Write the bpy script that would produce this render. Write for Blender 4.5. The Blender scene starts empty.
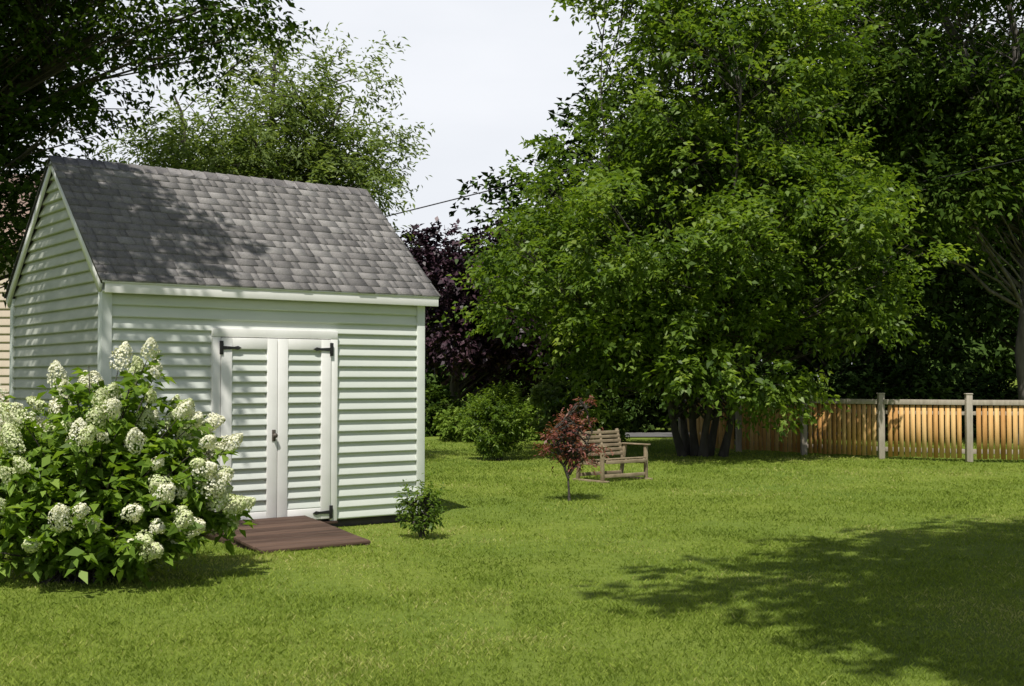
import bpy, math, numpy as np
from mathutils import Vector, Matrix
scene=bpy.context.scene
R=math.radians
# ---------------------------------------------------------------- helpers
def mesh_from(name, V, F, mat=None, rnd=None, parent=None, smooth=False, k=None):
    V=np.asarray(V,dtype=np.float32); F=np.asarray(F,dtype=np.int32)
    m,k=F.shape
    me=bpy.data.meshes.new(name)
    me.vertices.add(len(V)); me.vertices.foreach_set('co',V.ravel())
    me.loops.add(m*k); me.loops.foreach_set('vertex_index',F.ravel())
    me.polygons.add(m); me.polygons.foreach_set('loop_start',np.arange(0,m*k,k,dtype=np.int32))
    me.update(calc_edges=True)
    if rnd is not None:
        a=me.attributes.new('rnd','FLOAT','FACE'); a.data.foreach_set('value',np.asarray(rnd,dtype=np.float32))
    if smooth: me.polygons.foreach_set('use_smooth',np.ones(m,dtype=bool))
    if mat: me.materials.append(mat)
    ob=bpy.data.objects.new(name,me); scene.collection.objects.link(ob)
    if parent: ob.parent=parent
    return ob
def empty(name,loc=(0,0,0),rotz=0,s=1):
    e=bpy.data.objects.new(name,None); scene.collection.objects.link(e)
    e.location=loc; e.rotation_euler=(0,0,rotz); e.empty_display_size=.3; e.scale=(s,s,s)
    return e
BF=np.array([[0,3,2,1],[4,5,6,7],[0,1,5,4],[1,2,6,5],[2,3,7,6],[3,0,4,7]])
def boxverts(x0,x1,y0,y1,z0,z1):
    return np.array([[x0,y0,z0],[x1,y0,z0],[x1,y1,z0],[x0,y1,z0],[x0,y0,z1],[x1,y0,z1],[x1,y1,z1],[x0,y1,z1]],dtype=float)
def box(name,b,mat,parent=None,bevel=0.004,rot=None):
    ob=mesh_from(name,boxverts(*b),BF,mat,parent=parent)
    if bevel:
        m=ob.modifiers.new('bev','BEVEL'); m.width=bevel; m.segments=2
    return ob
def beam(name,p,q,w,h,mat,parent=None,bevel=0.004,up=(0,0,1)):
    p=np.array(p,float); q=np.array(q,float); d=q-p; L=np.linalg.norm(d); d/=L
    u=np.array(up,float); s=np.cross(d,u); s/=np.linalg.norm(s); u=np.cross(s,d)
    V=[]
    for a in (0,L):
        for (i,j) in ((-1,-1),(1,-1),(1,1),(-1,1)):
            V.append(p+d*a+s*i*w/2+u*j*h/2)
    F=[[0,1,2,3],[7,6,5,4],[0,4,5,1],[1,5,6,2],[2,6,7,3],[3,7,4,0]]
    ob=mesh_from(name,V,F,mat,parent=parent)
    if bevel:
        m=ob.modifiers.new('bev','BEVEL'); m.width=bevel; m.segments=2
    return ob
class Tubes:
    def __init__(s): s.V=[];s.F=[];s.n=0
    def add(s,pts,rad,sides=6):
        pts=np.asarray(pts,float); n=len(pts)
        t=np.gradient(pts,axis=0); t/=np.linalg.norm(t,axis=1)[:,None]+1e-9
        ref=np.array([1,0,0.]) if abs(t[0][0])<.8 else np.array([0,1.,0])
        a=np.cross(t,ref); a/=np.linalg.norm(a,axis=1)[:,None]; b=np.cross(t,a)
        ang=np.linspace(0,2*np.pi,sides,endpoint=False)
        ring=pts[:,None,:]+np.asarray(rad)[:,None,None]*(np.cos(ang)[None,:,None]*a[:,None,:]+np.sin(ang)[None,:,None]*b[:,None,:])
        s.V.append(ring.reshape(-1,3))
        i=np.arange(n-1)[:,None]*sides; j=np.arange(sides)[None,:]; j2=(j+1)%sides
        f=np.stack([i+j,i+j2,i+sides+j2,i+sides+j],-1).reshape(-1,4)+s.n
        s.F.append(f); s.n+=n*sides
    def obj(s,name,mat,parent=None):
        return mesh_from(name,np.concatenate(s.V),np.concatenate(s.F),mat,parent=parent,smooth=True)
# ---------------------------------------------------------------- materials
def newmat(name):
    m=bpy.data.materials.new(name); m.use_nodes=True; nt=m.node_tree
    return m,nt,nt.nodes,nt.links,nt.nodes['Principled BSDF']
def ramp(N,stops):
    r=N.new('ShaderNodeValToRGB'); el=r.color_ramp.elements
    while len(el)<len(stops): el.new(.5)
    for e,(p,c) in zip(el,stops): e.position=p; e.color=(*c,1)
    return r
def noise(N,L,scale,detail=4,coord=None,rough=.6,sc=None):
    n=N.new('ShaderNodeTexNoise'); n.inputs['Scale'].default_value=scale; n.inputs['Detail'].default_value=detail
    n.inputs['Roughness'].default_value=rough
    tc=N.new('ShaderNodeTexCoord'); src=tc.outputs['Object']
    if sc:
        mp=N.new('ShaderNodeMapping'); mp.inputs['Scale'].default_value=sc; L.new(src,mp.inputs[0]); src=mp.outputs[0]
    L.new(src,n.inputs['Vector'])
    return n
def leafmat(name,stops,trans=.35,rough=.45,patch=True,tcol=1.5,pscale=.7,simple=False):
    m,nt,N,L,P=newmat(name)
    at=N.new('ShaderNodeAttribute'); at.attribute_name='rnd'
    r=ramp(N,stops); 
    if patch:
        n=noise(N,L,pscale,2); ad=N.new('ShaderNodeMath'); ad.operation='MULTIPLY_ADD'; 
        L.new(n.outputs['Fac'],ad.inputs[0]); ad.inputs[1].default_value=.9; 
        ad2=N.new('ShaderNodeMath'); ad2.operation='SUBTRACT'; L.new(at.outputs['Fac'],ad2.inputs[0]); ad2.inputs[1].default_value=.45
        L.new(ad2.outputs[0],ad.inputs[2]); L.new(ad.outputs[0],r.inputs[0])
    else: L.new(at.outputs['Fac'],r.inputs[0])
    if simple:
        N.remove(P); P=N.new('ShaderNodeBsdfDiffuse'); L.new(r.outputs[0],P.inputs[0])
    else:
        L.new(r.outputs[0],P.inputs['Base Color']); P.inputs['Roughness'].default_value=rough
        P.inputs['Specular IOR Level'].default_value=.35
    out=N['Material Output'].inputs[0]
    if trans<=0:
        L.new(P.outputs[0],out); return m
    t=N.new('ShaderNodeBsdfTranslucent')
    mul=N.new('ShaderNodeMixRGB'); mul.blend_type='MULTIPLY'; mul.inputs[0].default_value=1
    L.new(r.outputs[0],mul.inputs[1]); mul.inputs[2].default_value=(tcol*1.15,tcol*1.15,tcol*.45,1)
    L.new(mul.outputs[0],t.inputs[0])
    mx=N.new('ShaderNodeMixShader'); mx.inputs[0].default_value=trans
    L.new(P.outputs[0],mx.inputs[1]); L.new(t.outputs[0],mx.inputs[2])
    L.new(mx.outputs[0],out)
    return m
def surf(name,stops,scale=6,rough=.7,bump=.2,bscale=30,sc=None,rnd=0,detail=5,dist=.01):
    m,nt,N,L,P=newmat(name)
    n=noise(N,L,scale,detail,sc=sc); r=ramp(N,stops)
    if rnd:
        at=N.new('ShaderNodeAttribute'); at.attribute_name='rnd'
        a=N.new('ShaderNodeMath'); a.operation='MULTIPLY_ADD'; L.new(at.outputs['Fac'],a.inputs[0]); a.inputs[1].default_value=rnd
        b=N.new('ShaderNodeMath'); b.operation='SUBTRACT'; L.new(n.outputs['Fac'],b.inputs[0]); b.inputs[1].default_value=rnd/2
        L.new(b.outputs[0],a.inputs[2]); L.new(a.outputs[0],r.inputs[0])
    else: L.new(n.outputs['Fac'],r.inputs[0])
    L.new(r.outputs[0],P.inputs['Base Color']); P.inputs['Roughness'].default_value=rough
    P.inputs['Specular IOR Level'].default_value=.3
    if bump:
        n2=noise(N,L,bscale,4,sc=sc); b=N.new('ShaderNodeBump'); b.inputs['Strength'].default_value=bump; b.inputs['Distance'].default_value=dist
        L.new(n2.outputs['Fac'],b.inputs['Height']); L.new(b.outputs[0],P.inputs['Normal'])
    return m
M_main=leafmat('leaf_green',[(0,(.034,.070,.010)),(.4,(.095,.160,.022)),(.75,(.165,.245,.036)),(1,(.25,.32,.065))],trans=.40)
M_dark=leafmat('leaf_dark',[(0,(.020,.040,.009)),(.5,(.052,.092,.016)),(1,(.115,.170,.032))],trans=.25,simple=True)
M_far=leafmat('leaf_far',[(0,(.018,.036,.010)),(.5,(.045,.078,.018)),(1,(.095,.145,.034))],trans=0,simple=True)
M_light=leafmat('leaf_light',[(0,(.08,.12,.035)),(.5,(.15,.205,.07)),(1,(.25,.31,.14))],trans=.4,simple=True)
M_purple=leafmat('leaf_purple',[(0,(.014,.007,.010)),(.5,(.034,.016,.024)),(1,(.085,.042,.055))],trans=0,tcol=.8)
M_red=leafmat('leaf_red',[(0,(.12,.036,.034)),(.5,(.24,.080,.065)),(1,(.34,.17,.12))],trans=.35,patch=False,tcol=1)
M_hyd=leafmat('leaf_hydrangea',[(0,(.07,.13,.014)),(.5,(.145,.24,.030)),(1,(.26,.37,.07))],trans=.38,patch=False)
M_hedge=leafmat('leaf_hedge',[(0,(.07,.125,.018)),(.5,(.14,.21,.034)),(1,(.22,.30,.06))],trans=.2,simple=True)
M_flower=leafmat('flower_cream',[(0,(.56,.66,.30)),(.4,(.80,.81,.56)),(1,(.90,.88,.78))],trans=.25,patch=False,tcol=.6,simple=True)
M_grass=leafmat('grass_blades',[(0,(.100,.145,.024)),(.42,(.200,.270,.044)),(.78,(.285,.345,.072)),(1,(.44,.42,.18))],trans=.32,pscale=.5,simple=True)
M_bark=surf('bark',[(.3,(.032,.027,.022)),(.7,(.09,.08,.068))],scale=8,bump=.8,bscale=18,sc=(1,1,.25),dist=.03)
M_barkg=surf('bark_grey',[(.3,(.055,.048,.042)),(.7,(.15,.135,.12))],scale=7,bump=.8,bscale=14,sc=(1,1,.25),dist=.03)
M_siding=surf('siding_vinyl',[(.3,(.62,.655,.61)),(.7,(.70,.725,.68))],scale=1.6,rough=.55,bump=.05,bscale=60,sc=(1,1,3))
M_gable=surf('siding_tree_shade',[(.3,(.36,.38,.33)),(.7,(.48,.49,.44))],scale=2.2,rough=.6,bump=.05,bscale=60,sc=(1,1,3))  # same siding, greyed darker: tree shade on the left gable put into the colour
M_white=surf('white_paint',[(.25,(.76,.75,.72)),(.6,(.86,.85,.83))],scale=3,rough=.5,bump=.06,bscale=40)
M_black=surf('black_iron',[(.3,(.012,.012,.012)),(.7,(.03,.03,.03))],rough=.5,bump=.2)
M_brass=surf('knob_metal',[(.3,(.06,.05,.04)),(.7,(.12,.10,.08))],rough=.35,bump=0)
M_ramp=surf('ramp_boards',[(.25,(.048,.027,.019)),(.75,(.12,.073,.052))],scale=5,rough=.75,bump=.4,bscale=20,sc=(.4,4,4),rnd=.5)
M_shing=surf('roof_shingles',[(.1,(.125,.119,.119)),(.45,(.205,.194,.19)),(.6,(.25,.237,.232)),(.95,(.36,.345,.335))],scale=70,rough=.9,bump=.6,bscale=140,rnd=.5,detail=4)
M_gap_shade=surf('gap_shade',[(.3,(.04,.04,.035)),(.7,(.08,.07,.06))])  # near-black fill: shadow of gaps below walls and behind doors, painted in
M_picket=surf('fence_cedar',[(.2,(.42,.21,.065)),(.5,(.60,.34,.12)),(.85,(.70,.47,.21))],scale=4,rough=.8,bump=.3,bscale=18,sc=(3,3,.4),rnd=.6)
M_post=surf('fence_weathered',[(.3,(.29,.25,.20)),(.7,(.45,.40,.33))],scale=5,rough=.85,bump=.4,bscale=20,sc=(3,3,.5))
M_bench=surf('bench_wood',[(.3,(.19,.145,.09)),(.7,(.34,.27,.18))],scale=6,rough=.8,bump=.4,bscale=25)
M_house=surf('house_siding',[(.3,(.55,.46,.37)),(.7,(.62,.53,.44))],scale=2,bump=.05)
M_hroof=surf('house_roof',[(.3,(.22,.15,.12)),(.7,(.32,.23,.18))],scale=12,bump=.4)
M_glass=surf('window_glass',[(.3,(.02,.025,.03)),(.7,(.05,.06,.07))],rough=.08,bump=0)
M_road=surf('asphalt',[(.3,(.10,.10,.10)),(.7,(.16,.155,.15))],scale=10,rough=.9,bump=.3)
M_wire=surf('wire',[(.3,(.02,.02,.02)),(.7,(.03,.03,.03))],bump=0)
def groundmat():
    m,nt,N,L,P=newmat('lawn_ground')
    n1=noise(N,L,.35,5); n2=noise(N,L,9,8,rough=.8); n3=noise(N,L,70,4,rough=.8)
    a=N.new('ShaderNodeMath'); a.operation='MULTIPLY_ADD'; L.new(n2.outputs[0],a.inputs[0]); a.inputs[1].default_value=.6; a.inputs[2].default_value=-.05
    b=N.new('ShaderNodeMath'); b.operation='MULTIPLY_ADD'; L.new(n3.outputs[0],b.inputs[0]); b.inputs[1].default_value=.5; L.new(a.outputs[0],b.inputs[2])
    r=ramp(N,[(.25,(.055,.085,.016)),(.42,(.125,.175,.030)),(.6,(.20,.265,.048)),(.85,(.30,.32,.095))])
    L.new(b.outputs[0],r.inputs[0])
    mx=N.new('ShaderNodeMixRGB'); mx.blend_type='MULTIPLY'; mx.inputs[0].default_value=1
    r2=ramp(N,[(.3,(.78,.85,.80)),(.7,(1.18,1.09,1.0))]); L.new(n1.outputs[0],r2.inputs[0])
    L.new(r.outputs[0],mx.inputs[1]); L.new(r2.outputs[0],mx.inputs[2]); L.new(mx.outputs[0],P.inputs['Base Color'])
    P.inputs['Roughness'].default_value=.9; P.inputs['Specular IOR Level'].default_value=.1
    bp=N.new('ShaderNodeBump'); bp.inputs['Strength'].default_value=.7; bp.inputs['Distance'].default_value=.03
    L.new(b.outputs[0],bp.inputs['Height']); L.new(bp.outputs[0],P.inputs['Normal'])
    return m
M_ground=groundmat()
# ---------------------------------------------------------------- ground
S=1500
xs=np.concatenate([[-S,-300],np.linspace(-60,60,61),[300,S]]); ys=np.concatenate([[-S,-200],np.linspace(-20,100,61),[300,S]])
def gz(x,y):
    h=2.1*np.exp(-(((x-26)/6.0)**2+((y-56)/11)**2))
    h=h+0.02*np.sin(x*.45+1)*np.sin(y*.37)*np.clip((np.abs(y)-0)/10,0,1)*(np.abs(y)<90)
    return h
X,Y=np.meshgrid(xs,ys); Z=gz(X,Y)
nx,ny=len(xs),len(ys)
idx=np.arange(nx*ny).reshape(ny,nx)
F=np.stack([idx[:-1,:-1],idx[:-1,1:],idx[1:,1:],idx[1:,:-1]],-1).reshape(-1,4)
mesh_from('ground',np.stack([X,Y,Z],-1).reshape(-1,3),F,M_ground,smooth=True)
# ---------------------------------------------------------------- grass
rng=np.random.default_rng(5)
N_=620000
zz=np.exp(rng.uniform(np.log(4.8),np.log(33),N_)); xx=rng.uniform(-1,1,N_)*(.45*zz+1.0)
e=np.array([.799,.602]); nrm=np.array([.603,-.798]); c0=np.array([-3.95,12.1])
dx=xx-c0[0]; dy=zz-c0[1]; u=dx*e[0]+dy*e[1]; v=dx*nrm[0]+dy*nrm[1]
keep=~((u>-.03)&(u<3.66)&(v<0.02)&(v>-3.1)) & ~((u>.98)&(u<2.18)&(v>0)&(v<1.36))
def vn(x,y,s,seed):
    g=np.random.default_rng(seed).random((97,97)); X_=(x*s)%96; Y_=(y*s)%96
    i=X_.astype(int); j=Y_.astype(int); fx=X_-i; fy=Y_-j; fx=fx*fx*(3-2*fx); fy=fy*fy*(3-2*fy)
    i2=(i+1);j2=(j+1)
    return (g[i,j]*(1-fx)+g[i2,j]*fx)*(1-fy)+(g[i,j2]*(1-fx)+g[i2,j2]*fx)*fy
den=.5*vn(xx,zz,1.3,1)+.3*vn(xx,zz,4.1,2)+.2*vn(xx,zz,11,3)
keep&=rng.uniform(0,1,N_)<np.clip(.2+1.4*den,0,1)
xx=xx[keep]; zz=zz[keep]; den=den[keep]; n=len(xx)
base=np.stack([xx,zz,gz(xx,zz)-.004],-1)
sc=zz/8
h=(.010+.024*rng.random(n)**1.4)*(0.8+.2*sc)*(.6+.8*den); w=.0026*(.6+.8*rng.random(n))*sc**.9
az=rng.uniform(0,2*np.pi,n); lean=rng.uniform(.2,1.2,n); la=rng.uniform(0,2*np.pi,n)
sd=np.stack([np.cos(az),np.sin(az),0*az],-1)*w[:,None]
tip=base+np.stack([np.cos(la)*lean*h,np.sin(la)*lean*h,h],-1)
mid=base+np.stack([np.cos(la)*lean*h*.3,np.sin(la)*lean*h*.3,h*.6],-1)
V=np.stack([base-sd,base+sd,mid+sd*.8,tip],1).reshape(-1,3)
mesh_from('lawn_grass',V,np.arange(4*n).reshape(-1,4),M_grass,rnd=np.clip(rng.normal(.5,.18,n)+.5*(.5-vn(xx,zz,.9,4))+.25*(.5-vn(xx,zz,5,6)),0,1))
# ---------------------------------------------------------------- foliage
def norm(a): return a/(np.linalg.norm(a,axis=-1,keepdims=True)+1e-9)
def leaf_geo(P,A,Nn,l,w,fold=.25):
    s=norm(np.cross(Nn,A)); Nn=np.cross(A,s)
    l=l[:,None]; w=w[:,None]
    b=P; t=P+A*l-Nn*l*.12; m=P+A*l*.45
    return np.stack([b,m+s*w*.5+Nn*w*fold,t,m-s*w*.5+Nn*w*fold],1)
def sprays(rng,C,D,L,nl,ll,lw,droop=.3,up=1.0):
    n=len(C); t=rng.random((n,nl,1)); 
    P=C[:,None,:]+D[:,None,:]*L[:,None,None]*t
    P[...,2]-=(droop*L[:,None]*(t[...,0]**2))
    P+=rng.normal(0,.12,(n,nl,3))*L[:,None,None]
    side=norm(np.cross(D,np.array([0,0,1.])+rng.normal(0,.2,(n,3))))
    sg=np.where(rng.random((n,nl,1))<.5,-1,1)
    A=norm(D[:,None,:]*.6+side[:,None,:]*sg*.8+rng.normal(0,.35,(n,nl,3))+np.array([0,0,-.25]))
    Nn=norm(np.array([0,0,up])+D[:,None,:]*.25+rng.normal(0,.45,(n,nl,3)))
    P=P.reshape(-1,3);A=A.reshape(-1,3);Nn=Nn.reshape(-1,3); k=len(P)
    sz=rng.uniform(.65,1.2,k)
    return leaf_geo(P,A,Nn,ll*sz,lw*sz)
def interp_line(pts,z):
    zs=pts[:,2]; return np.array([np.interp(z,zs,pts[:,0]),np.interp(z,zs,pts[:,1]),z])
def tree(name,stems,ells,nb,ns,nl,ll,lw,lmat,bmat,seed,br=1.1,flat=.5,trunk_r=.15,sl=.5,rmin=.35,low=1.0,droop=.3,limb=True,up=1.0,lr=.55):
    rng=np.random.default_rng(seed)
    par=empty(name,tuple(stems[0][0]))
    off=np.array(stems[0][0],float)
    T=Tubes(); lines=[]
    for s in stems:
        s=np.array(s,float); m=14
        t=np.linspace(0,len(s)-1,m); pts=np.stack([np.interp(t,np.arange(len(s)),s[:,i]) for i in range(3)],-1)
        pts[1:-1,:2]+=rng.normal(0,trunk_r*.25,(m-2,2))
        r=trunk_r*(1-.85*np.linspace(0,1,m)); r[0]*=1.35
        T.add(pts-off,r,10); lines.append((pts,r))
    ells=np.array(ells,float); vol=ells[:,3]*ells[:,4]*ells[:,5]; vol/=vol.sum()
    C=[];D=[]
    for i in range(nb):
        e=ells[rng.choice(len(ells),p=vol)]
        d=rng.normal(0,1,3); d/=np.linalg.norm(d)
        r=rmin+(1-rmin)*rng.random()**.6
        r*=rng.uniform(.85,1.08)
        bc=e[:3]+d*e[3:6]*r
        if bc[2]<low: bc[2]=low+rng.random()*.6
        if limb:
            pts,rr=lines[rng.integers(len(lines))]
            hd=np.linalg.norm(bc[:2]-interp_line(pts,bc[2])[:2])
            z0=np.clip(bc[2]-hd*rng.uniform(.5,.9),low*.7+pts[0,2]*0,pts[-1,2]*.95)
            st=interp_line(pts,z0); rad=np.interp(z0,pts[:,2],rr)*lr
            q=np.linspace(0,1,7)[:,None]
            P=st*(1-q)+bc*q; P[:,2]+=np.sin(q[:,0]*np.pi)*hd*.07
            P[1:-1]+=rng.normal(0,.05*hd*.3+.01,(5,3))
            T.add(P-off,np.linspace(max(rad,.012),.010,7),5)
            for _ in range(3):
                o=rng.normal(0,.5,3)*br; o[2]*=flat
                a=P[rng.integers(3,6)]; q3=np.linspace(0,1,4)[:,None]
                T.add(a*(1-q3)+(bc+o)*q3-off,np.linspace(.014,.005,4),4)
        b=br*rng.uniform(.6,1.25)
        nn=int(ns*rng.uniform(.7,1.3)*(b/br)**2)
        o=norm(rng.normal(0,1,(nn,3)))*rng.random((nn,1))**.45*np.array([b,b,b*flat])
        out=(bc-e[:3])/e[3:6]; 
        dd=norm(norm(o)*.7+out*.5+rng.normal(0,.3,(nn,3))+np.array([0,0,.05]))
        C.append(bc+o); D.append(dd)
    C=np.concatenate(C);D=np.concatenate(D)
    G=sprays(rng,C-off,D,sl*rng.uniform(.6,1.3,len(C)),nl,ll,lw,droop,up)
    k=len(G)
    rv=np.repeat(np.clip(rng.normal(.5,.16,len(C)),0,1),nl)+rng.normal(0,.13,k)
    mesh_from('foliage',G.reshape(-1,3),np.arange(4*k).reshape(-1,4),lmat,rnd=np.clip(rv,0,1),parent=par)
    T.obj('trunk_and_limbs',bmat,par)
    return par
tx,ty=3.85,26.3
stems=[[(tx,ty,0),(tx-.2,ty,2.5),(tx-.1,ty,6),(tx+.1,ty,10)],
 [(tx-.28,ty-.1,0),(tx-.8,ty-.2,2.2),(tx-1.7,ty-.2,5),(tx-2.0,ty-.2,8)],
 [(tx+.3,ty+.1,0),(tx+.7,ty,2.4),(tx+1.6,ty+.2,5),(tx+2.2,ty+.2,8)],
 [(tx+.12,ty-.25,0),(tx+.3,ty-.8,2.4),(tx+.5,ty-1.7,5),(tx+.6,ty-2.2,7.5)],
 [(tx-.12,ty+.25,0),(tx-.3,ty+.8,2.4),(tx-.5,ty+1.7,5),(tx-.6,ty+2,7.5)],
 [(tx+.55,ty-.15,0),(tx+1.0,ty-.3,2.2),(tx+1.5,ty-.6,4.5),(tx+2.4,ty-.6,6.5)]]
tree('maple_tree',stems,[(4.1,26.3,8.0,2.7,3.1,3.6),(3.5,26,4.7,4.0,3.8,2.5),(1.6,25.6,3.2,2.0,2.0,1.9),(6.2,26,3.7,2.2,2.3,2.1),(4.0,24.4,2.3,2.6,1.3,1.2)],
     245,31,18,.155,.078,M_main,M_bark,11,br=.85,flat=.42,trunk_r=.08,sl=.55,low=1.05,lr=.35)
tree('oak_tree',[[(12.75,31,0),(12.8,31,5),(12.5,31,10),(12.3,31,14)],[(12.7,31,6.2),(11.6,30.6,8.5),(10.6,30.4,10.5),(9.8,30.2,12)]],
     [(12,31,10.3,5.2,4.5,4.2),(9.8,30.6,7.6,3.2,3,2.8),(11.6,30,6.6,2.6,2,1.8)],155,26,15,.2,.10,M_dark,M_barkg,21,br=1.15,flat=.45,trunk_r=.2,sl=.7,low=4.8,lr=.2)
tree('maple_tree',[[(10.5,40,0),(10.6,40,6),(10.2,40,12)]],[(10.3,40,7,5,4.5,6.2)],120,22,13,.3,.17,M_far,M_bark,31,br=1.5,flat=.6,trunk_r=.25,sl=.8,low=1.2,lr=.3)
tree('maple_tree',[[(18.8,44,0),(18.9,44,6),(18.2,44,14)]],[(18,44,9.0,5,5,6.2)],110,22,13,.33,.18,M_far,M_bark,32,br=1.6,flat=.6,trunk_r=.25,sl=.8,low=2.6,lr=.3)
tree('maple_tree',[[(4.5,44,0),(4.6,44,5),(4.2,44,11)]],[(4.2,44,6,4.5,4,5)],90,20,13,.33,.18,M_far,M_bark,33,br=1.5,flat=.6,trunk_r=.28,sl=.8,low=1.0,lr=.3)
tree('purple_maple_tree',[[(-1.7,38,0),(-1.7,38,3),(-1.6,38,5.8)]],[(-1.6,38,4.3,2.6,2.4,2.6),(.6,38.5,3.6,2.4,2.4,2.2)],90,30,18,.19,.12,M_purple,M_bark,41,br=.8,flat=.6,trunk_r=.18,sl=.5,low=.9,lr=.3)
tree('willow_tree',[[(-5.0,23.5,0),(-4.8,23.5,3.5),(-4.6,23.5,6),(-4.4,23.5,8)],[(-4.9,23.5,2.5),(-3.9,23.4,4.5),(-3.2,23.3,6.8)],[(-4.9,23.5,2.5),(-5.8,23.6,4.8),(-6.4,23.5,7)]],
     [(-4.6,23.5,6.0,2.2,2.0,2.2),(-3.6,23.4,5.2,1.4,1.5,1.7)],90,22,20,.15,.045,M_light,M_bark,51,br=.7,flat=.6,trunk_r=.12,sl=.6,low=3.0,droop=.15,rmin=.2,lr=.35)
tree('oak_tree',[[(-9.5,17.5,0),(-9.3,17.4,4),(-8.6,17.2,8),(-8.2,17,11)],[(-9.4,17.4,3),(-7.6,17,5),(-5.6,16.6,6.2)],[(-9.3,17.4,2.8),(-8.4,16.9,4),(-7.4,16.4,4.9)]],
     [(-8.2,17,8.3,4.3,3.8,3.6),(-5.1,16.6,6.9,2.3,1.9,1.55),(-7.2,17.6,4.3,1.2,1.2,1.5),(-7.2,17.6,4.4,1.3,1.2,1.5),(-7.2,17.4,4.5,1.3,1.2,1.5),(-7.1,17.6,4.2,1.3,1.2,1.5),(-7.1,17.5,4.4,1.3,1.3,1.6),(-7.0,17.2,4.6,1.3,1.3,1.6),(-7.2,17.2,6.2,1.8,1.8,1.6)],210,28,17,.12,.06,M_dark,M_bark,61,br=.8,flat=.35,trunk_r=.2,sl=.5,low=2.4,lr=.3)
# tree left of frame, dapples the shed
tree('oak_tree',[[(-8.8,8.0,0),(-8.6,8.1,4),(-7.2,8.9,8),(-6.6,9.4,10)]],
     [(-6.1,9.5,8.4,2.3,2.0,1.5)],48,20,13,.15,.09,M_dark,M_bark,62,br=.7,flat=.4,trunk_r=.2,sl=.5,low=6.6,lr=.4)
# tree right of / behind the camera, casts the big lawn shadow
tree('maple_tree',[[(9.5,1.5,0),(9.0,1.7,4),(7,3.0,8),(5.5,4.0,12)]],
     [(4.7,4.7,9.6,3.3,3.2,2.0),(7.4,6.8,8.6,3.0,3.0,1.8),(3.0,2.0,9.2,2.0,2.2,1.5),(2.9,4.0,9.3,1.9,2.0,1.4),(8.5,4.2,9,3,3,2)],175,28,14,.22,.13,M_dark,M_bark,63,br=1.0,flat=.45,trunk_r=.3,sl=.6,low=6.8,lr=.4)
def treeline(name,cells,seed,mat):
    rng=np.random.default_rng(seed); C=[];D=[]
    for (cx,cy,h,r) in cells:
        nb=int(13*r)
        for i in range(nb):
            d=norm(rng.normal(0,1,3)); bc=np.array([cx,cy,h*.55])+d*np.array([r,r*.8,h*.45])*rng.uniform(.6,1)
            bc[2]=max(bc[2],.8)
            o=norm(rng.normal(0,1,(24,3)))*rng.random((24,1))**.4*np.array([1.6,1.6,1.0])
            C.append(bc+o); D.append(norm(norm(o)+rng.normal(0,.3,(24,3))))
    C=np.concatenate(C);D=np.concatenate(D)
    G=sprays(rng,C,D,np.full(len(C),.9),9,.55,.3,.3); k=len(G)
    rv=np.repeat(np.clip(rng.normal(.5,.16,len(C)),0,1),9)+rng.normal(0,.1,k)
    return mesh_from(name,G.reshape(-1,3),np.arange(4*k).reshape(-1,4),mat,rnd=np.clip(rv,0,1))
cells=[(-34,62,9,6),(-26,64,10,6),(-18,66,9,5.5),(-11,66,7,4.5),(-5,70,5.5,4),(1,66,7,4),(7,60,12,6),(14,58,14,6.5),(34,76,16,8),(24,80,17,9),(29,74,10,6),(24,72,9,5),(42,66,15,7),(50,60,13,6)]
treeline('distant_trees',cells,71,M_far)
def shrub(name,loc,rx,ry,h,nb,ns,nl,ll,lw,mat,seed,br=.3,sl=.2,flat=.7,droop=.2,low=.08):
    x,y=loc
    return tree(name,[[(x,y,0),(x+.02,y,h*.4),(x,y,h*.75)],[(x+.05,y,0),(x+rx*.3,y,h*.35),(x+rx*.5,y-.05,h*.65)],[(x-.05,y,0),(x-rx*.3,y,h*.35),(x-rx*.5,y,h*.65)]],
        [(x,y,h*.5,rx*.8,ry*.8,h*.42)],nb,ns,nl,ll,lw,mat,M_bark,seed,br=br,flat=flat,trunk_r=.02,sl=sl,rmin=.4,low=low,droop=droop)
shrub('evergreen_shrub',(-.28,25),.62,.6,1.5,50,24,14,.09,.03,M_main,81,br=.22,sl=.17,droop=-.3)
shrub('hydrangea_bush',(1.05,29.5),.5,.5,1.9,30,22,12,.13,.09,M_light,82,br=.22,sl=.16)
shrub('garden_shrub',(-.9,33),1.1,.9,1.0,36,24,12,.13,.07,M_hedge,83,br=.35,sl=.2)
shrub('garden_shrub',(.5,33.5),1.0,.9,.95,34,24,12,.13,.07,M_hedge,84,br=.35,sl=.2)
shrub('garden_shrub',(-2.5,36),1.0,.9,1.3,36,24,12,.14,.08,M_dark,85,br=.4,sl=.25)
shrub('garden_shrub',(2.0,31),.8,.7,.8,30,22,12,.12,.07,M_hedge,86,br=.3,sl=.2)
tree('foundation_shrub',[[(-.93,12.75,0),(-.93,12.75,.25),(-.90,12.75,.45)],[(-.93,12.75,0),(-1.0,12.75,.2),(-1.06,12.75,.38)],[(-.93,12.75,0),(-.85,12.75,.2),(-.78,12.75,.36)]],
     [(-.92,12.75,.27,.17,.16,.24)],24,7,8,.06,.024,M_main,M_bark,87,br=.07,flat=1.1,trunk_r=.008,sl=.11,low=.06,droop=-.5,rmin=.2)
for i,(hx,hy,hw,hh) in enumerate([(6.5,34.5,2.4,2.2),(10,33.5,2.4,2.2),(13.4,35.5,1.5,1.3),(3.6,38.5,2.2,2.2)]):
    shrub('understory_bush',(hx,hy),hw,1.2,hh,44,22,12,.2,.12,M_far,90+i,br=.6,sl=.35)
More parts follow.
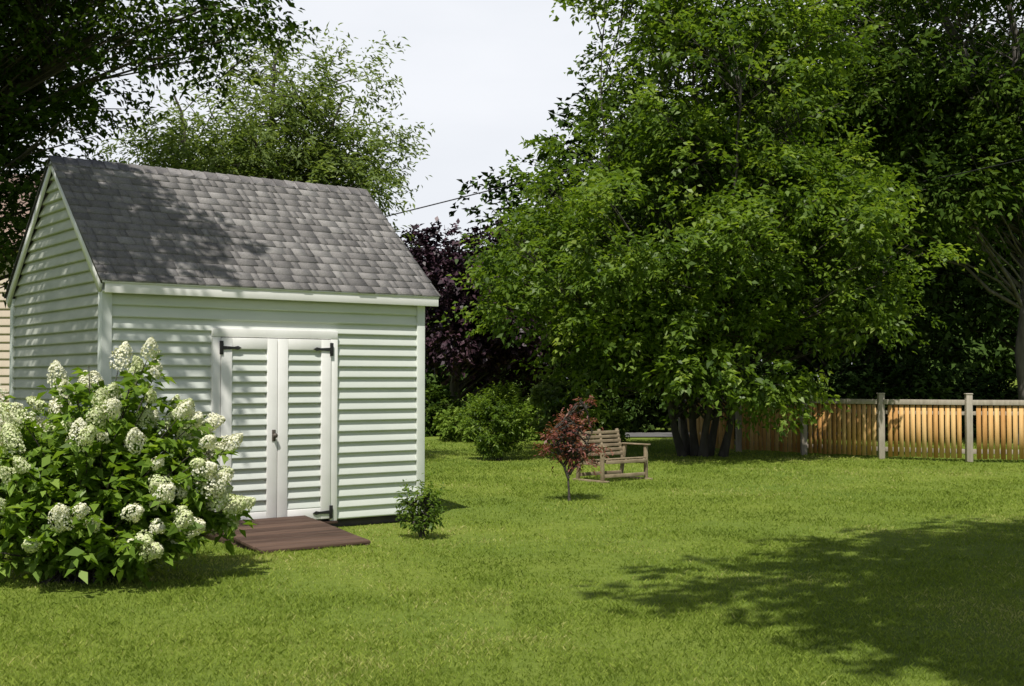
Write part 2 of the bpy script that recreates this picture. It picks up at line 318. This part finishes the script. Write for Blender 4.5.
shrub('understory_bush',(-5.2,33),1.6,1.2,2.0,34,22,12,.18,.10,M_far,97,br=.6,sl=.35)
# ---------------------------------------------------------------- hydrangea
def hydrangea():
    rng=np.random.default_rng(101); cx,cy=-3.42,10.15
    par=empty('hydrangea_bush',(cx,cy,0)); T=Tubes(); C=[];D=[];heads=[]
    n=200
    for i in range(n):
        a=rng.uniform(0,2*np.pi); el=np.arcsin(rng.uniform(.02,1))
        r=rng.uniform(.84,1.08)
        rx,ry,rz=1.12,.9,1.24
        tip=np.array([np.cos(a)*np.cos(el)*rx,np.sin(a)*np.cos(el)*ry,.22+np.sin(el)*rz])*r
        if rng.random()<.25: tip[2]+=rng.uniform(.1,.34)
        tip[2]+=.10*np.cos((tip[0]-.15)*1.6)
        tip[0]+=.16*(tip[2]-.7)
        b=np.array([rng.normal(0,.14),rng.normal(0,.12),0])
        q=np.linspace(0,1,8)[:,None]; ctrl=np.array([tip[0]*.35,tip[1]*.35,tip[2]*.62])
        P=b*(1-q)**2+2*ctrl*q*(1-q)+tip*q**2
        T.add(P,np.linspace(.011,.0035,8),5)
        d=norm(P[-1]-P[-2])
        for t in np.linspace(.3,.97,9):
            k=np.array([np.interp(t,q[:,0],P[:,j]) for j in range(3)])
            dd=norm(rng.normal(0,1,3)*np.array([1,1,.5])+norm(P[-1]-P[0])*.6)
            C.append(k); D.append(dd)
        if rng.random()<(.95 if (tip[0]<-.3 or tip[0]>.5) else .72):
            heads.append((P[-1]+d*.03,norm(d+rng.normal(0,.3,3)+np.array([0,-.25,0])),rng.choice([.6,.8,1.0,1.2])*rng.uniform(.9,1.1)))
    C=np.array(C);D=np.array(D)
    G=sprays(rng,C,D,rng.uniform(.1,.22,len(C)),8,.125,.066,.35); k=len(G)
    mesh_from('foliage',G.reshape(-1,3),np.arange(4*k).reshape(-1,4),M_hyd,rnd=np.clip(rng.normal(.5,.22,k),0,1),parent=par)
    T.obj('stems',M_bark,par)
    GG=[];RV=[]
    for (p,d,s) in heads:
        m=int(360*s); t=rng.random(m)**.8
        L=.20*s; rr=.076*s*(np.sin(np.clip(t*.85+.15,0,1)*np.pi)**.5)*(1-.35*t)
        a=norm(np.cross(d,[0.1,.2,1])); b=np.cross(d,a); th=rng.uniform(0,2*np.pi,m)
        ph=rng.uniform(0,6.28); rr=rr*(1+.18*np.sin(3*th+ph+5*t))
        o=(np.cos(th)[:,None]*a+np.sin(th)[:,None]*b)
        P=p+d*(t*L-.03)[:,None]+o*(rr*rng.uniform(.8,1.05,m))[:,None]
        Nn=norm(o+d*.4*(t[:,None]*2)+rng.normal(0,.3,(m,3))); A=norm(np.cross(Nn,rng.normal(0,1,(m,3))))
        sz=rng.uniform(.015,.023,m)
        GG.append(leaf_geo(P-A*sz[:,None]*.5,A,Nn,sz,sz*1.0,.1))
        RV.append(np.clip(rng.normal(.75 if rng.random()<.55 else .25,.15,m),0,1))
    G=np.concatenate(GG); k=len(G)
    mesh_from('flower_heads',G.reshape(-1,3),np.arange(4*k).reshape(-1,4),M_flower,rnd=np.concatenate(RV),parent=par)
hydrangea()
tree('japanese_maple',[[(.76,16.6,0),(.74,16.6,.35),(.80,16.6,.8),(.86,16.6,1.3)],[(.75,16.6,.3),(.62,16.55,.6),(.50,16.55,.95)],[(.76,16.6,.35),(.95,16.65,.65),(1.08,16.6,.95)]],
      [(.80,16.6,.82,.36,.3,.34),(.92,16.6,1.22,.14,.14,.2)],40,7,8,.065,.020,M_red,M_bark,111,br=.13,flat=.3,trunk_r=.018,sl=.14,rmin=.3,low=.42,droop=.35)
# ---------------------------------------------------------------- shed
W,Dp=3.63,3.05
sh=empty('garden_shed',(-3.95,12.1,0),math.atan2(2.19,2.9))
def lap(name,org,ud,out,lims,z0,z1,course,d,mat,parent,phase=0):
    org=np.array(org,float);ud=np.array(ud,float);out=np.array(out,float);V=[];F=[]
    z=z0
    while z<z1-1e-6:
        zt=min(z+course,z1); a0,a1=lims(z); b0,b1=lims(zt)
        if a1-a0<.02: break
        k=len(V); Zv=np.array([0,0,1.])
        ft=(zt-z)/course
        def p(u,zz_,o): return org+ud*u+Zv*zz_+out*o
        V+= [p(a0,z,0),p(a1,z,0),p(a1,z,d),p(a0,z,d),  p(a0,z+course*.15,d*1.0),p(a1,z+course*.15,d*1.0), p(b1,zt,d*(1-ft)),p(b0,zt,d*(1-ft))]
        F+=[[k,k+1,k+2,k+3],[k+3,k+2,k+5,k+4],[k+4,k+5,k+6,k+7]]
        z=zt
    return mesh_from(name,V,F,mat,parent=parent)
zt=2.55
LD=.032
lap('front_siding',(0,0,0),(1,0,0),(0,-1,0),lambda z:(0.02,W-.02),.09,zt,.118,LD,M_siding,sh)
sl=.851
def glim(z):
    if z<=2.56: return (0.02,Dp-.02)
    o=(z-2.56)/sl; return (max(.02,o),min(Dp-.02,Dp-o))
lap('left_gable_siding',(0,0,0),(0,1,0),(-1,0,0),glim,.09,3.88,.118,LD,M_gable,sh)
lap('right_gable_siding',(W,0,0),(0,1,0),(1,0,0),glim,.09,3.88,.118,LD,M_siding,sh)
lap('back_siding',(0,Dp,0),(1,0,0),(0,1,0),lambda z:(0.02,W-.02),.09,zt,.118,LD,M_siding,sh)
box('skid_base',(.05,W-.05,.05,Dp-.05,0,.10),M_gap_shade,sh,0)
box('inner_core',(.03,W-.03,.03,Dp-.03,.10,2.55),M_gap_shade,sh,0)
for nm,(x0,x1,y0,y1) in {'corner_trim_1':(-.042,.06,-.043,-.002),'corner_trim_2':(-.043,-.002,-.001,.06),'corner_trim_3':(W-.06,W+.042,-.043,-.002),'corner_trim_4':(W+.002,W+.043,-.001,.06),
   'corner_trim_5':(-.043,-.002,Dp-.06,Dp+.035),'corner_trim_6':(W+.002,W+.043,Dp-.06,Dp+.035)}.items():
    box(nm,(x0,x1,y0,y1,.08,2.54),M_siding,sh,.003)
ex0,ex1=-.07,W+.17; ye,ze=-.13,2.565
yr=Dp/2; zr=ze+(yr-ye)*sl; SL=math.hypot(yr-ye,zr-ze)
def roofpt(side,x,s,o):
    c=(yr-ye)/SL; sn=(zr-ze)/SL
    y=ye+c*s-sn*o; z=ze+sn*s+c*o
    if side: y=Dp-y
    return (x,y,z)
rng=np.random.default_rng(7)
for side in (0,1):
    V=[];F=[]
    for a in (-.045,0):
        for (x,s) in ((ex0,0),(ex1,0),(ex1,SL),(ex0,SL)): V.append(roofpt(side,x,s,a))
    mesh_from('roof_deck_%d'%(side+1),V,BF,M_gap_shade,parent=sh)
    V=[];F=[];rv=[]; cs=.128; k=0; row=0; s=-.02
    while s<SL-.01:
        s2=min(s+cs+.02,SL)
        x=ex0-.015-rng.uniform(0,.15); rowv=rng.normal(0,.06)
        while x<ex1+.015:
            w=rng.choice([.08,.11,.16,.22])*rng.uniform(.9,1.1); xa=max(x,ex0-.015); xb=min(x+w-.003,ex1+.015)
            x+=w
            if xb-xa<.01: continue
            t=rng.choice([.006,.013])+rng.uniform(0,.002); sj=s+rng.uniform(-.004,.004)
            V+=[roofpt(side,xa,sj,.0005),roofpt(side,xb,sj,.0005),roofpt(side,xb,sj,t+.004),roofpt(side,xa,sj,t+.004),roofpt(side,xb,s2,.004),roofpt(side,xa,s2,.004),roofpt(side,xa,s2,0),roofpt(side,xb,s2,0)]
            for f in ([0,1,2,3],[3,2,4,5],[0,3,5,6],[1,7,4,2]): F.append([q+k for q in f])
            r_=np.clip(rng.normal(.5,.25)+rowv,0,1); rv+=[r_]*4; k+=8
        s+=cs; row+=1
    mesh_from('roof_shingles_%d'%(side+1),V,F,M_shing,rnd=rv,parent=sh)
V=[];F=[];rv=[];k=0;x=ex0-.015
while x<ex1:
    xb=min(x+.16,ex1+.015)
    A=[(x,-.11,-.11*sl+.022),(x,0,.026),(x,.11,-.11*sl+.022),(xb,-.11,-.11*sl+.012),(xb,0,.016),(xb,.11,-.11*sl+.012),(x,-.11,-.11*sl),(x,.11,-.11*sl)]
    V+=[(a,yr+b,zr+c) for a,b,c in A]; F+=[[k,k+3,k+4,k+1],[k+1,k+4,k+5,k+2],[k+6,k+7,k+2,k]]; rv+=[rng.random()]*3; k+=8; x+=.145
mesh_from('ridge_cap',V,F,M_shing,rnd=rv,parent=sh)
box('front_fascia',(ex0+.03,ex1-.003,ye-.004,ye+.018,ze-.125,ze-.012),M_white,sh,.003)
box('front_soffit',(ex0+.03,ex1-.03,ye+.02,-.004,ze-.115,ze-.095),M_white,sh,0)
box('back_fascia',(ex0+.03,ex1-.003,Dp-ye-.018,Dp-ye+.004,ze-.125,ze-.012),M_white,sh,.003)
box('drip_edge',(ex0,ex1,ye-.012,ye-.005,ze-.03,ze-.004),M_white,sh,0)
for gi,(xa,xb) in enumerate(((ex0-.002,ex0+.024),(ex1-.024,ex1+.002))):
    for side in (0,1):
        V=[]
        for xx_ in (xa,xb):
            for (s,o) in ((0,-.15),(SL-.0,-.15),(SL,-.048),(0,-.048)):
                V.append(roofpt(side,xx_,s,o))
        V=[list(v) for v in V]
        for v in V:
            if side==0: v[1]=min(v[1],yr-.001)
            else: v[1]=max(v[1],yr+.001)
        V2=[V[0],V[1],V[5],V[4],V[3],V[2],V[6],V[7]]
        mesh_from('rake_trim_%d'%(gi*2+side+1),V2,BF,M_white,parent=sh)
d0,d1=1.09,2.53; dz0,dz1=.11,2.04
box('door_jamb_left',(d0,d0+.085,-.066,-.0,dz0-.03,dz1),M_white,sh)
box('door_jamb_right',(d1-.085,d1,-.066,-.0,dz0-.03,dz1),M_white,sh)
box('door_head_trim',(d0,d1,-.068,0,dz1+.002,dz1+.09),M_white,sh)
box('door_sill',(d0,d1,-.085,-.0,dz0-.06,dz0-.032),M_ramp,sh)
box('door_backing',(d0+.087,d1-.087,-.034,-.004,dz0-.03,dz1),M_gap_shade,sh,0)
mid_=(d0+d1)/2
for nm,a,b in (('left_door',d0+.09,mid_-.004),('right_door',mid_+.004,d1-.09)):
    st=.115; y0,y1=-.080,-.037
    box(nm+'_stile_1',(a,a+st,y0,y1,dz0,dz1-.006),M_white,sh)
    box(nm+'_stile_2',(b-st,b,y0,y1,dz0,dz1-.006),M_white,sh)
    box(nm+'_top_rail',(a+st+.001,b-st-.001,y0+.002,y1,dz1-.12,dz1-.006),M_white,sh)
    box(nm+'_bottom_rail',(a+st+.001,b-st-.001,y0+.002,y1,dz0,dz0+.12),M_white,sh)
    lap(nm+'_panel_siding',(0,-.038,0),(1,0,0),(0,-1,0),lambda z,a=a,b=b:(a+st+.001,b-st-.001),dz0+.12,dz1-.12,.112,.036,M_siding,sh)
def strap(name,x,z,dirn,L=.2):
    box(name+'_plate',(x-.02,x+.02,-.090,-.0805,z-.07,z+.07),M_black,sh,.002)
    V=[];o=dirn
    pts=[(0,.018),(L*.6,.012),(L*.8,.02),(L,.0)]
    for y in (-.092,-.0815):
        for (px,pw) in pts: V.append((x+o*(px+.02),y,z+pw))
        for (px,pw) in reversed(pts[:-1]): V.append((x+o*(px+.02),y,z-pw))
    me=bpy.data.meshes.new(name); n=7
    me.from_pydata(V,[],[list(range(n)),list(range(2*n-1,n-1,-1))]+[[i,(i+1)%n,(i+1)%n+n,i+n] for i in range(n)]); me.materials.append(M_black)
    ob=bpy.data.objects.new(name,me); scene.collection.objects.link(ob); ob.parent=sh
strap('hinge_1',d0+.085,dz1-.11,1); strap('hinge_2',d1-.085,dz1-.11,-1); strap('hinge_3',d1-.085,dz0+.07,-1); strap('hinge_4',d0+.085,dz0+.07,1)
T=Tubes()
q=np.array([[mid_-.045,-.078,1.02],[mid_-.045,-.098,1.02],[mid_-.045,-.108,1.02],[mid_-.045,-.133,1.02],[mid_-.045,-.138,1.02]])
T.add(q,[.022,.010,.024,.024,.004],12)
T.obj('door_knob',M_brass,sh)
box('latch_plate',(mid_-.065,mid_-.025,-.0865,-.0805,.96,1.08),M_brass,sh,.001)
# ramp
rp=empty('wooden_ramp',(-3.95,12.1,0),math.atan2(2.19,2.9))
nbd=9; Lr=1.36; h0,h1=.165,.035; r0,r1=.98,2.14
for i in range(nbd):
    a=-.09-i*Lr/nbd; b=a-Lr/nbd+.014
    za=h0+(h1-h0)*i/nbd; zb=h0+(h1-h0)*(i+1)/nbd; j=rng.uniform(-.008,.008)
    V=[(r0+j,b,zb-.03),(r1+j,b,zb-.03),(r1+j,a,za-.03),(r0+j,a,za-.03),(r0+j,b,zb),(r1+j,b,zb),(r1+j,a,za),(r0+j,a,za)]
    ob=mesh_from('board_%d'%(i+1),V,BF,M_ramp,rnd=[rng.random()]*6,parent=rp); m=ob.modifiers.new('b','BEVEL'); m.width=.004; m.segments=2
for i,x in enumerate((r0+.04,(r0+r1)/2,r1-.04)):
    V=[(x-.02,-.09-Lr,-.01),(x+.02,-.09-Lr,-.01),(x+.02,-.09,-.01),(x-.02,-.09,-.01),(x-.02,-.09-Lr,.003),(x+.02,-.09-Lr,.003),(x+.02,-.09,h0-.032),(x-.02,-.09,h0-.032)]
    mesh_from('stringer_%d'%(i+1),V,BF,M_ramp,parent=rp,rnd=[.4]*6)
# ---------------------------------------------------------------- bench
bx=empty('garden_bench',(1.50,20.0,0),R(40),.9)
BL=1.0
def bb(n,b): box(n,b,M_bench,bx,.005)
for i in range(6):
    y=-.5+i*.085; bb('seat_slat_%d'%(i+1),(-BL/2,BL/2,y,y+.066,.40-.012*i*.6,.422-.012*i*.6))
for i in range(6):
    z=.44+i*.075; y=.03+ (z-.4)*.28
    bb('back_slat_%d'%(i+1),(-BL/2+.02,BL/2-.02,y,y+.02,z,z+.055))
for i,x in enumerate((-BL/2+.05,0,BL/2-.05)):
    beam('back_upright_%d'%(i+1),(x,.035,.32),(x,.185,.90),.05,.04,M_bench,bx,up=(0,1,0))
    beam('seat_bearer_%d'%(i+1),(x,-.5,.375),(x,.05,.345),.04,.05,M_bench,bx)
for i,x in enumerate((-BL/2-.035,BL/2+.035)):
    bb('armrest_%d'%(i+1),(x-.045,x+.045,-.54,.12,.625,.648))
    beam('arm_post_%d'%(i+1),(x,-.46,.05),(x,-.46,.624),.05,.06,M_bench,bx,up=(0,1,0))
    beam('rear_leg_%d'%(i+1),(x,.16,.05),(x,.06,.624),.05,.06,M_bench,bx,up=(0,1,0))
    bb('base_runner_%d'%(i+1),(x-.035,x+.035,-.6,.26,.0,.048))
    bb('side_rail_%d'%(i+1),(x-.02,x+.02,-.42,.08,.30,.36))
bb('front_stretcher',(-BL/2,BL/2,-.485,-.455,.09,.15)); bb('rear_stretcher',(-BL/2,BL/2,.12,.15,.09,.15)); bb('front_apron',(-BL/2,BL/2,-.53,-.505,.33,.39))
# ---------------------------------------------------------------- fence
fe=empty('wooden_fence',(0,0,0))
posts=[(13.6,23.6),(12.0,23.9),(10.4,24.2),(8.94,24.5),(7.49,25.4),(6.2,26.6),(5.05,27.9),(3.95,29.2)]
VP=[];FP=[];RP=[];k=0
for i,(px,py) in enumerate(posts):
    box('post_%d'%(i+1),(px-.06,px+.06,py-.06,py+.06,0,1.31),M_post,fe,.006)
    box('post_cap_%d'%(i+1),(px-.07,px+.07,py-.07,py+.07,1.312,1.34),M_post,fe,.01)
    if i+1<len(posts):
        p=np.array([px,py]); q=np.array(posts[i+1]); d=q-p; L=np.linalg.norm(d); d/=L; nn=np.array([d[1],-d[0]])
        if nn[1]>0: nn=-nn
        a=p+d*.065; b=q-d*.065
        for nm,z,h_,off_ in (('top_rail',1.16,.10,.03),('bottom_rail',.20,.09,-.045),('mid_rail',.95,.08,-.045)):
            A=a+nn*off_;B=b+nn*off_
            beam('%s_%d'%(nm,i+1),(A[0],A[1],z),(B[0],B[1],z),.035,h_,M_post,fe,.003)
        npk=int((L-.16)/.112); t0=(L-.14-npk*.112)/2+.07
        for j in range(npk):
            c=p+d*(t0+.056+j*.112); hw=.043; th=.009; zt_=1.105+rng.uniform(-.006,.006)
            for z in (.06+rng.uniform(-.01,.01),zt_):
                for (s1,s2) in ((-1,-1),(1,-1),(1,1),(-1,1)):
                    w_=c+d*hw*s1+nn*th*s2; VP.append((w_[0],w_[1],z))
            FP+= (BF+k).tolist(); RP+=[rng.random()]*6; k+=8
mesh_from('pickets',VP,FP,M_picket,rnd=RP,parent=fe)
# ---------------------------------------------------------------- house behind
ho=empty('neighbour_house',(-17.5,30,0))
lap('front_siding',(0,0,0),(1,0,0),(0,-1,0),lambda z:(0,9.5),.3,4.8,.2,.025,M_house,ho)
lap('right_siding',(9.5,0,0),(0,1,0),(1,0,0),lambda z:(0,7) if z<4.8 else (max(0,(z-4.8)/.62),7-(z-4.8)/.62),.3,6.7,.2,.025,M_house,ho)
box('walls_core',(.05,9.45,.05,6.95,0,4.8),M_house,ho,0)
V=[(-.4,-.4,4.7),(9.9,-.4,4.7),(9.9,3.5,7.0),(-.4,3.5,7.0),(-.4,-.4,4.85),(9.9,-.4,4.85),(9.9,3.5,7.15),(-.4,3.5,7.15)]
mesh_from('roof_front',V,BF,M_hroof,parent=ho)
V=[(-.4,3.501,7.0),(9.9,3.501,7.0),(9.9,7.4,4.7),(-.4,7.4,4.7),(-.4,3.501,7.15),(9.9,3.501,7.15),(9.9,7.4,4.85),(-.4,7.4,4.85)]
mesh_from('roof_back',V,BF,M_hroof,parent=ho)
for i,(wx,wz) in enumerate([(1.5,1.2),(4.0,1.2),(1.5,3.1),(4.0,3.1),(7.8,3.1)]):
    box('window_frame_%d'%(i+1),(wx-.08,wx+1.08,-.06,-.001,wz-.08,wz+1.38),M_white,ho,.005)
    box('window_pane_%d'%(i+1),(wx,wx+1,-.07,-.061,wz,wz+1.3),M_glass,ho,0)
    box('window_bar_%d'%(i+1),(wx,wx+1,-.08,-.071,wz+.63,wz+.67),M_white,ho,0)
mesh_from('driveway',[(2.0,34.6,.03),(30,36.4,.03),(30,39.2,.03),(2.0,37.4,.03)],[[0,1,2,3]],M_road)
up_=empty('utility_pole',(9.4,40.5,0)); T=Tubes(); T.add([(0,0,0),(0,0,5),(0,0,11.2)],[.16,.14,.11],12); T.obj('pole',M_bark,up_)
box('crossarm',(-1,1,-.06,.06,10.4,10.52),M_bark,up_)
def wire(name,a,b,sag,r=.013):
    q=np.linspace(0,1,40)[:,None]; P=np.array(a)*(1-q)+np.array(b)*q; P[:,2]-=sag*4*(q*(1-q))[:,0]
    T=Tubes(); T.add(P,np.full(40,r),5); T.obj(name,M_wire)
wire('power_line',(-8,31,4.5),(9.4,40.4,10.5),.12,.018); wire('power_line',(9.4,40.3,7.3),(10.1,13,5.1),.15)
# ---------------------------------------------------------------- light, world, camera
el=R(59); hx,hy=-.19,-.98; hl=math.hypot(hx,hy); hx/=hl;hy/=hl
Sd=Vector((hx*math.cos(el),hy*math.cos(el),math.sin(el)))
sun=bpy.data.lights.new('sun','SUN'); sun.energy=5.0; sun.angle=R(.53); sun.color=(1,.96,.88)
so=bpy.data.objects.new('sun',sun); so.rotation_euler=Sd.to_track_quat('Z','Y').to_euler(); so.location=(0,0,30); scene.collection.objects.link(so)
w=bpy.data.worlds.new('World'); scene.world=w; w.use_nodes=True; N=w.node_tree.nodes; L=w.node_tree.links
bg=N['Background']; sky=N.new('ShaderNodeTexSky'); sky.sky_type='NISHITA'; sky.sun_disc=False; sky.sun_elevation=el; sky.sun_rotation=math.atan2(hx,hy)
sky.dust_density=2.0; sky.air_density=1.0
tc=N.new('ShaderNodeTexCoord'); mp=N.new('ShaderNodeMapping'); mp.inputs['Scale'].default_value=(1,1,3.0); L.new(tc.outputs['Generated'],mp.inputs[0])
nz=N.new('ShaderNodeTexNoise'); nz.inputs['Scale'].default_value=2.2; nz.inputs['Detail'].default_value=6; L.new(mp.outputs[0],nz.inputs['Vector'])
sep=N.new('ShaderNodeSeparateXYZ'); L.new(tc.outputs['Generated'],sep.inputs[0])
mr=N.new('ShaderNodeMapRange'); mr.inputs[1].default_value=.3; mr.inputs[2].default_value=.6; mr.inputs[3].default_value=.92; mr.inputs[4].default_value=.0; L.new(sep.outputs[2],mr.inputs[0])
my=N.new('ShaderNodeMapRange'); my.inputs[1].default_value=-.3; my.inputs[2].default_value=.4; my.inputs[3].default_value=.25; my.inputs[4].default_value=1; L.new(sep.outputs[1],my.inputs[0])
ad=N.new('ShaderNodeMath'); ad.operation='MULTIPLY_ADD'; L.new(nz.outputs[0],ad.inputs[0]); ad.inputs[1].default_value=.6; ad.inputs[2].default_value=-.3
ad2=N.new('ShaderNodeMath'); ad2.operation='ADD'; ad2.use_clamp=True; L.new(ad.outputs[0],ad2.inputs[0]); L.new(mr.outputs[0],ad2.inputs[1])
ml=N.new('ShaderNodeMath'); ml.operation='MULTIPLY'; L.new(ad2.outputs[0],ml.inputs[0]); L.new(my.outputs[0],ml.inputs[1])
mx=N.new('ShaderNodeMixRGB'); L.new(ml.outputs[0],mx.inputs[0]); L.new(sky.outputs[0],mx.inputs[1]); mx.inputs[2].default_value=(11.0,11.3,11.9,1)
L.new(mx.outputs[0],bg.inputs[0]); bg.inputs[1].default_value=.083
cam=bpy.data.cameras.new('camera'); co=bpy.data.objects.new('camera',cam); scene.collection.objects.link(co); scene.camera=co
cam.sensor_width=36; cam.lens=36*1250/1024; cam.clip_end=5000; cam.clip_start=.05
co.location=(0,0,1.6); co.rotation_euler=(R(90)+math.atan(37/1250),0,0)
scene.view_settings.view_transform='Standard'; scene.view_settings.look='None'; scene.view_settings.exposure=0
